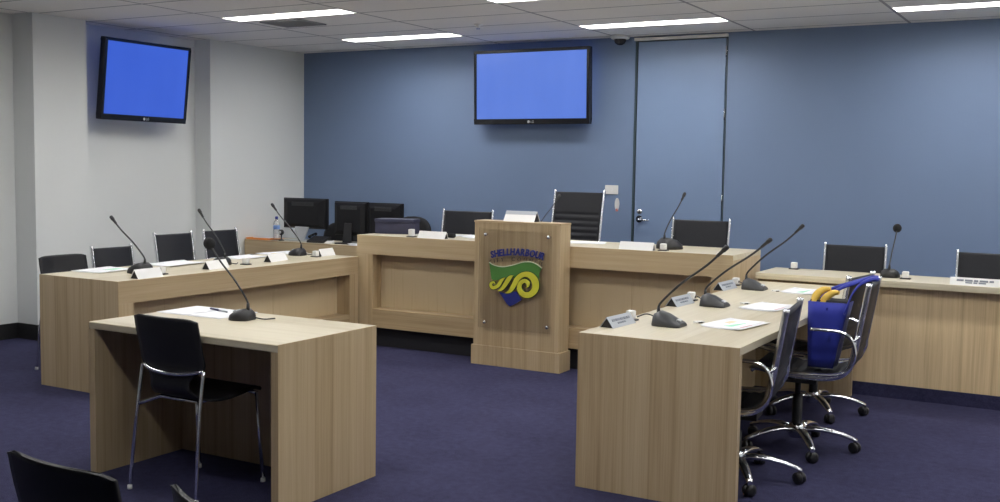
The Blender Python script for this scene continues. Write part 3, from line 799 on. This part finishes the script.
# --- right desk: speaker sits at +x
for i, (lb, y, xm, px, tip, dx) in enumerate([('nearest the camera', 4.82, -1.86, -2.075, (0,.285,.405), 0), ('in the middle', 5.775, -1.92, -2.105, (.0,.31,.395), .0), ('at the far end', 6.72, -1.98, -2.145, (.0,.30,.43), .0)]):
    card('grey printed name card %s of the right desk' % lb, (px, y, RZ+g), PI/2-.06, .25, .052, .075, 'card_grey', 1)
    ym = (4.95, 5.83, 6.815)[i]
    mic('gooseneck microphone %s of the right desk' % lb, (xm, ym, RZ+g), XP, tip, thick=1.25, body='mic_grey', cable=[(-.03,-.074,.022),(-.06,-.11,.034),((-.07,-.15,.038), (-.10,-.145,.038), (-.10,-.135,.038))[i],((-.065,-.195,.020), (-.150,-.168,.020), (-.155,-.150,.020))[i]])
    socket('white cable socket beside the card %s of the right desk' % lb, (px-.012, y+.19+(.0,.03,.08)[i], RZ+g))
# --- front table
mic('gooseneck microphone with round foam head on the small front table', (-3.675, 3.89, ZT+g), XM+.12, (.03,.215,.360), True, [(.0,-.076,.015),(.03,-.11,.006),(.09,-.13,.004)], .88)
# --- bench
mic('gooseneck microphone on the bench in front of the door', (-2.79, 7.40, BZ+g), YP-.5, (-.10,.22,.405), bs=1.3)
mic('thin gooseneck microphone behind the lectern, before the tall chair', (-3.86, 7.36, BZ+g), YP, (.06,.24,.365), thick=.7)
card('white name card on the bench between the lectern and the right microphone', (-2.95, 7.165, BZ+g), 0, .262, .056, .06)
socket('white cable socket on the bench beside the right white name card', (-2.762, 7.20, BZ+g))
card('white name card on the bench left of the lectern', (-4.72, 7.175, BZ+g), 0, .26, .056, .06)
socket('white cable socket on the bench in front of the navy box', (-4.928, 7.175, BZ+g), 0, .058)
card('white name card with grey top band standing on the lectern', (-3.835, 7.04, PZ+g), 0, .262, .078, .10, 'card_white', 2)
t = thing('microphone_head', 'black foam microphone head lying on the bench beside the left white card', 'microphone', (-4.63, 7.31, BZ+g))
M = Matrix.Translation((0,0,.020)) @ Matrix.Rotation(PI/2, 4, 'Y') @ Matrix.Scale(.75, 4)
MB().lathe([(.012,-.075),(.012,-.045),(.024,-.04),(.026,-.02),(.026,.035),(.020,.045),(.004,.047)], 18, M).build('foam_windscreen', 'foam', t)
MB().lathe([(.011,-.15),(.0115,-.076)], 12, M).build('microphone_shaft', 'black_plastic', t)
# --- far right desk
mic('gooseneck microphone with round foam head on the side desk', (-1.285, 7.66, FZ+g), YP, (.0,.20,.325), True, None, .95)
socket('white cable socket beside the foam-headed microphone on the side desk', (-1.175, 7.60, FZ+g))
socket('white cable socket at the bench end of the side desk', (-1.985, 7.83, FZ+g))
card('long white printed name card at the right edge of the side desk', (-.72, 7.44, FZ+g), 0, .31, .048, .05, 'card_white', 1)

# ------------------------------------------------------------------ papers and small things
def sheet(label, loc, rz, W, D, n=1, mat='paper', prints=(), name='paper_sheet', cat='paper', group='papers and booklets on the desks', curl=.0):
    t = thing(name, label, cat, loc, rz, group)
    for i in range(n):
        m = MB(); nx, ny = 8, 6; z0 = .0012*i; dx, dy = (.006*i*(-1)**i, .004*i); v = []
        for top_ in (0, 1):
            for j in range(ny+1):
                for k in range(nx+1):
                    a, b_ = k/nx, j/ny
                    v.append((-W/2+W*a+dx, -D/2+D*b_+dy, z0 + .0009*top_ + curl*(a**6 + (1-a)**8)))
        N_ = (nx+1)*(ny+1); f = []
        for j in range(ny):
            for k in range(nx):
                q = j*(nx+1)+k
                f += [(q, q+nx+1, q+nx+2, q+1), (N_+q, N_+q+1, N_+q+nx+2, N_+q+nx+1)]
        for k in range(nx): f += [(k, k+1, N_+k+1, N_+k), (ny*(nx+1)+k, N_+ny*(nx+1)+k, N_+ny*(nx+1)+k+1, ny*(nx+1)+k+1)]
        for j in range(ny): f += [(j*(nx+1), N_+j*(nx+1), N_+(j+1)*(nx+1), (j+1)*(nx+1)), (j*(nx+1)+nx, (j+1)*(nx+1)+nx, N_+(j+1)*(nx+1)+nx, N_+j*(nx+1)+nx)]
        m.add(v, f, True); m.build('sheet', mat, t)
    zt = .0012*(n-1) + .0010
    for pm, poly in prints:
        dz = curl*.02
        MB().prism(poly, .0006, Matrix.Translation((0,0,zt+dz))).build('printed_picture', pm, t)
    return t
tri = lambda x, y, s_: [(x-s_, y-s_*.5), (x+s_, y-s_*.7), (x+s_*.7, y+s_*.5), (x-s_*.4, y+s_*.3)]
# booklets on the right desk
for lb, x, y, rz, sx in (('nearest the camera', -1.59, 5.16, -.16, .93), ('in the middle', -1.64, 5.945, -.12, .93), ('at the far end beside the blue bag', -1.68, 6.88, -.05, .85)):
    pr = [('print_green', [(-.02,-.09),(.03,-.10),(.045,.06),(.02,.07)]), ('print_orange', [(-.08,.02),(-.03,.0),(-.03,.09),(-.07,.10)]), ('print_pink', [(.06,-.08),(.085,-.11),(.095,.02),(.075,.03)])]
    if 'middle' in lb: pr = pr[2:]
    if 'far' in lb: pr = pr[:1]
    sheet('white printed booklet on the right desk %s' % lb, (x, y, RZ+g), rz, .21*sx, .36*sx, 4, 'paper', pr, 'booklet', 'booklet', None, .004)
# small white tags
for lb, x, y in (('nearest the camera', -1.767, 5.13), ('in the middle', -1.804, 6.03), ('at the far end', -1.831, 6.79)):
    t = thing('plastic_tag', 'small white plastic tag on the right desk %s' % lb, 'tag', (x, y, RZ+g), .9, 'white plastic tags on the right desk')
    MB().box(-.026,.026,-.014,.014,0,.010).build('tag_body', 'white_plastic', t, None, .003)
    MB().box(-.012,.012,-.0165,-.0145,0,.006).build('tag_clip', 'black_plastic', t)
# left desk papers
sheet('paper with green print nearest the camera on the left desk', (-6.06, 5.06, LZ+g), .15, .26, .36, 3, 'paper', [('print_green', [(-.02,.0),(.06,.02),(.05,.14),(-.01,.12)])], curl=.004)
sheet('open white papers on the left desk behind the first microphone', (-6.03, 5.70, LZ+g), .10, .26, .40, 3, 'paper', (), curl=.008)
sheet('white papers on the left desk in front of the third chair', (-6.04, 6.43, LZ+g), .05, .24, .34, 3, 'paper', [('print_pink', [(.05,-.12),(.07,-.12),(.07,.0),(.05,.0)])], curl=.006)
sheet('paper with yellow print at the far end of the left desk', (-6.10, 6.93, LZ+g), -.12, .24, .36, 3, 'paper', [('print_yellow', [(-.02,-.10),(.05,-.08),(.04,.02),(-.02,.0)])], curl=.003)
def cap(label, x, y, z):
    t = thing('pen_cap', label, 'pen cap', (x, y, z), .6)
    MB().tube([(-.022,0,.0055),(.022,0,.0055)], .005, 10).build('cap_body', 'black_plastic', t)
    MB().box(-.018,.012,-.0015,.0015,.0100,.012).build('cap_clip', 'black_plastic', t)
cap('small black pen cap on the left desk before the nearest paper', -5.855, 5.18, LZ+g)
cap('small dark pen cap on the left desk beside the open papers', -5.865, 5.865, LZ+g)
# front table papers and pen
sheet('white paper sheet on the small front table under the pen', (-3.885, 3.975, ZT+g), .03, .215, .285, 2)
sheet('white paper sheet on the small front table left of the pen', (-4.105, 3.975, ZT+g), .0, .205, .285, 2)
t = thing('ballpoint_pen', 'dark blue pen lying on the papers of the front table', 'pen', (-3.965, 4.03, ZT+g+.0024), -.28)
MB().tube([(-.098,0,.0055),(-.085,0,.0055),(.0,0,.0055)], [.002,.005,.005], 10).build('pen_barrel', 'pen_navy', t)
MB().tube([(.0,0,.0055),(.078,0,.0055),(.082,0,.0055)], [.0048,.0046,.002], 10).build('pen_grip', 'card_grey', t)
MB().box(-.06,-.02,-.001,.001,.0102,.0125).build('pen_clip', 'chrome', t)
# bench papers
sheet('white sheaf of papers on the bench right of the lectern', (-3.545, 7.55, BZ+g), .35, .30, .22, 4)
sheet('white papers on the bench behind the left name card', (-4.87, 7.50, BZ+g), .1, .34, .22, 5)
sheet('printed white papers on the bench close to the lectern left side', (-4.42, 7.50, BZ+g), .2, .32, .26, 4, 'paper', [('card_grey', [(-.10,-.05),(.08,-.06),(.08,-.045),(-.10,-.035)]), ('card_grey', [(-.10,.0),(.08,-.01),(.08,.005),(-.10,.015)])], curl=.01)
for lb, x in (('left', -4.885), ('right', -4.84)):
    t = thing('binder_clip', 'tiny black clip on the bench papers, the %s one of two' % lb, 'clip', (x, 7.44, BZ+g+.0062), .2)
    MB().prism([(-.012,0),(.012,0),(.006,.014),(-.006,.014)], .030, Matrix.Translation((0,.015,0)) @ Matrix.Rotation(PI/2, 4, 'X')).build('clip_body', 'black_plastic', t)
    MB().tube([(-.006,.0,.014),(-.008,.0,.024),(.008,.0,.024),(.006,.0,.014)], .0015, 6).build('clip_wire', 'chrome', t)
# navy box with lid on the bench
t = thing('storage_box', 'navy blue lidded box on the left end of the bench', 'box', (-5.285, 7.48, BZ+g), .30)
MB().box(-.172,.172,-.085,.085,0,.098).build('box_body', 'box_navy', t, None, .003)
MB().box(-.177,.177,-.090,.090,.0985,.126).build('box_lid', 'box_lid_navy', t, None, .004)

# clerks' desk things
def monitor(label, x, y, W, z0, z1, rz, silver=False):
    t = thing('computer_monitor', label, 'monitor', (x, y, CZ+g), rz, 'computer monitors on the clerks desk')
    a, b_ = z0-CZ-g, z1-CZ-g
    mb = MB(); mb.box(-W/2, W/2, -.005, .022, a, b_); mb.build('monitor_frame', 'monitor_black', t, None, .004)
    rings = []
    for sc, yy in ((.96,-.005),(.92,-.03),(.70,-.048)):
        zc = (a+b_)/2; hw, hh = W/2*sc, (b_-a)/2*sc
        rings.append([(-hw,yy,zc-hh),(hw,yy,zc-hh),(hw,yy,zc+hh),(-hw,yy,zc+hh)])
    MB().loft(rings, False).build('back_shell', 'monitor_black', t, None, .004)
    MB().box(-W/2+.015, W/2-.015, .022, .0235, a+.02, b_-.015).build('screen', 'dome_dark', t)
    mb = MB(); 
    for k in range(5): mb.box(-W*.25, W*.25, -.0505, -.0485, b_-.075+k*.008, b_-.072+k*.008)
    mb.build('vent_slot', 'vent_dark', t)
    mat = 'silver_plastic' if silver else 'black_plastic'
    zb = (a+b_)/2 - .04
    if silver:
        mb = MB(); mb.loft([[(-.035,-.080,.012),(.035,-.080,.012),(.035,-.055,.012),(-.035,-.055,.012)], [(-.088,-.066,a+.006),(.088,-.066,a+.006),(.088,-.05,a+.006),(-.088,-.05,a+.006)], [(-.088,-.062,a+.02),(.088,-.062,a+.02),(.088,-.046,a+.02),(-.088,-.046,a+.02)]], False)
        mb.build('stand_neck', mat, t, None, .003)
    else:
        mb = MB(); mb.loft([[(-.05,-.085,.012),(.05,-.085,.012),(.05,-.06,.012),(-.05,-.06,.012)], [(-.04,-.062,zb),(.04,-.062,zb),(.04,-.048,zb),(-.04,-.048,zb)]], False)
        mb.build('stand_neck', mat, t, None, .003)
    hw = .17 if silver else .11
    mb = MB(); mb.prism([(-hw,-.13),(hw,-.13),(hw*.8,.05),(-hw*.8,.05)], .012); mb.build('stand_base', mat, t, None, .003)
    return t
monitor('separate large black monitor on a silver stand, nearest the white wall', -7.105, 8.44, .57, .855, 1.163, 0, True)
monitor('left of the two black monitors standing close together', -6.505, 8.42, .40, .805, 1.146, .03)
monitor('right of the two black monitors, partly behind the navy box', -6.095, 8.43, .40, .805, 1.143, -.0)
t = thing('desk_telephone', 'low black telephone on the clerks desk right of the silver stand', 'telephone', (-6.84, 8.33, CZ+g), .1)
M = Matrix.Rotation(PI/2, 4, 'Z') @ Matrix.Rotation(PI/2, 4, 'X')
MB().prism([(-.08,0),(.08,0),(.08,.055),(.05,.06),(-.08,.018)], .19, Matrix.Translation((-.095,0,0)) @ M).build('telephone_body', 'black_plastic', t, None, .004)
MB().tube(smoothpath([(-.075,-.06,.052),(-.075,-.045,.062),(-.075,.03,.078),(-.075,.06,.078)], 4), [.016]*4+[.012]*6+[.016]*3, 10).build('handset', 'black_gloss', t)
t = thing('desk_headset', 'small dark webcam perched beside the silver monitor stand', 'webcam', (-7.29, 8.285, CZ+g), .2)
t.name = 'desk_webcam'
MB().lathe([(.03,0),(.03,.008),(.008,.014),(.008,.06)], 16).build('webcam_foot', 'black_plastic', t)
MB().ball((0,-.005,.085), .030, 14).build('webcam_head', 'black_plastic', t)
MB().cyl((0,0), .014, .026, .034, 14, M=Matrix.Translation((0,-.005,.085)) @ Matrix.Rotation(PI/2, 4, 'X')).build('webcam_lens', 'mic_button', t)
t = thing('water_bottle', 'clear water bottle with blue label in front of the white wall', 'bottle', (-7.42, 8.36, CZ+g))
MB().lathe([(.028,0),(.033,.006),(.033,.05),(.031,.055),(.033,.06),(.033,.155),(.028,.178),(.016,.198),(.013,.205),(.013,.212)], 20).build('bottle_body', 'clear_plastic', t)
MB().lathe([(.0335,.108),(.0338,.11),(.0338,.145),(.0335,.147)], 20).build('bottle_label', 'label_blue', t)
MB().lathe([(.0155,.212),(.0155,.236),(.013,.238),(.002,.239)], 18).build('bottle_cap', 'cap_blue', t)
sheet('orange folder at the left end of the clerks desk', (-7.56, 8.30, CZ+g), .0, .28, .18, 12, 'orange_card', (), 'paper_folder', 'folder', None)
sheet('white papers lying on the orange folder beside the bottle', (-7.56, 8.325, CZ+g+.0155), .12, .20, .10, 4, 'paper')
sheet('white papers at the foot of the monitor pair', (-6.30, 8.245, CZ+g), .0, .13, .07, 12, 'paper')
t = thing('calculator', 'small white adding machine at the foot of the left paired monitor', 'calculator', (-6.66, 8.27, CZ+g), .3)
MB().prism([(-.045,0),(.045,0),(.045,.030),(-.045,.012)], .07, Matrix.Translation((-.035,0,0)) @ M).build('calculator_body', 'white_plastic', t, None, .002)
MB().box(-.028,.028,.012,.034,.0295,.0325).build('calculator_display', 'black_plastic', t)

# ------------------------------------------------------------------ blue bag on the swivel chair
t = thing('shopping_bag', 'bright blue shopping bag standing on the swivel chair seat', 'bag', (0,0,0)); bl = Vector((-1.25, 5.735, .478)); t.location = bl
# local x: towards the chair back, local y: across the seat
def bag_ring(z, x0, x1, y0, y1, k):
    pts = []
    for a, b_ in ((x0,y0),(x1,y0),(x1,y1),(x0,y1)): pts.append(Vector((a,b_,z)))
    out = []
    for i in range(4):
        p, q = pts[i], pts[(i+1) % 4]
        for j in range(5):
            s_ = j/5; w_ = math.sin(s_*PI)*k*math.sin(7*s_+z*14+i*2)
            d_ = (q-p).normalized(); out.append(p.lerp(q, s_) + Vector((d_.y, -d_.x, 0))*w_)
    return out
rings = [bag_ring(0, -.098,.030,-.055,.06,.003), bag_ring(.05,-.100,.042,-.060,.065,.007), bag_ring(.12,-.102,.055,-.066,.066,.010), bag_ring(.20,-.104,.070,-.068,.066,.011), bag_ring(.28,-.105,.085,-.070,.066,.008), bag_ring(.350,-.106,.100,-.070,.066,.004)]
inner = [[p*.965 + Vector((0,0,p.z*.035)) for p in r] for r in reversed(rings[2:])]
m = MB(); m.loft(rings + inner); m.build('bag_body', 'bag_blue', t)
MB().loft([[p*.955 + Vector((0,0,p.z*.045-.02)) for p in rings[4]], [p*.90 + Vector((0,0,p.z*.10+.01)) for p in rings[5]]]).build('bag_contents', 'dark_cloth', t)
for pts in ([(.082,-.066,.30),(.100,-.068,.355),(.120,-.055,.41),(.150,-.035,.452),(.195,.0,.478),(.225,.03,.480),(.215,.07,.474),(.17,.09,.468)],
            [(-.04,.03,.33),(-.01,.02,.385),(.05,.02,.425),(.12,.03,.455),(.185,.06,.482),(.215,.09,.480)],
            [(-.075,.060,.33),(-.06,.062,.375),(.0,.065,.415),(.08,.07,.445),(.15,.10,.470),(.20,.14,.478)]):
    MB().tube(smoothpath(pts, 5), .005, 8, None, ((0,.6,.8), .013)).build('bag_handle', 'bag_blue', t)
for k, pts in enumerate(([(-.080,-.050,.30),(-.078,-.052,.345),(-.066,-.050,.385),(-.035,-.042,.412),(.0,-.035,.418)],
                         [(-.036,-.052,.30),(-.034,-.054,.335),(-.018,-.052,.372),(.015,-.046,.398),(.045,-.04,.402)])):
    pp = smoothpath(pts, 5)
    o = MB().tube(pp, [.008+.013*math.sin(PI*min(1,(i+3)/(len(pp)+3))) for i in range(len(pp))], 10, None, ((0,1,.0001), .016)).build('yellow_cloth_roll', 'yellow_cloth', None)
    o.location = bl
    tag(o, 'folded yellow cloth sticking out of the blue bag, the %s of two' % ('left' if k == 0 else 'right'), 'cloth', 'yellow cloths in the blue bag')

# ------------------------------------------------------------------ camera, world, view
cam_d = bpy.data.cameras.new('camera'); cam = bpy.data.objects.new('camera', cam_d); COL.objects.link(cam)
cam_d.sensor_fit = 'HORIZONTAL'; cam_d.sensor_width = 36.; cam_d.lens = 1065.9/1000*36
yaw, pit, rol = [math.radians(a) for a in (-29.72, -4.4767, .8933)]
fw = Vector((math.sin(yaw)*math.cos(pit), math.cos(yaw)*math.cos(pit), math.sin(pit)))
rt = Vector((math.cos(yaw), -math.sin(yaw), 0)); up = rt.cross(fw)
rt, up = rt*math.cos(rol)+up*math.sin(rol), up*math.cos(rol)-rt*math.sin(rol)
R3 = Matrix((rt, up, -fw)).transposed()
cam.matrix_world = Matrix.Translation((0,0,1.5048)) @ R3.to_4x4()
cam_d.clip_start = .05
cam_d.dof.use_dof = False
S.camera = cam
wd = bpy.data.worlds.new('world'); S.world = wd; wd.use_nodes = True
wd.node_tree.nodes['Background'].inputs[0].default_value = (.02,.02,.022,1)
S.view_settings.view_transform = 'Standard'; S.view_settings.look = 'None'
S.view_settings.exposure = 0.; S.view_settings.gamma = 1.; S.view_settings.use_curve_mapping = False
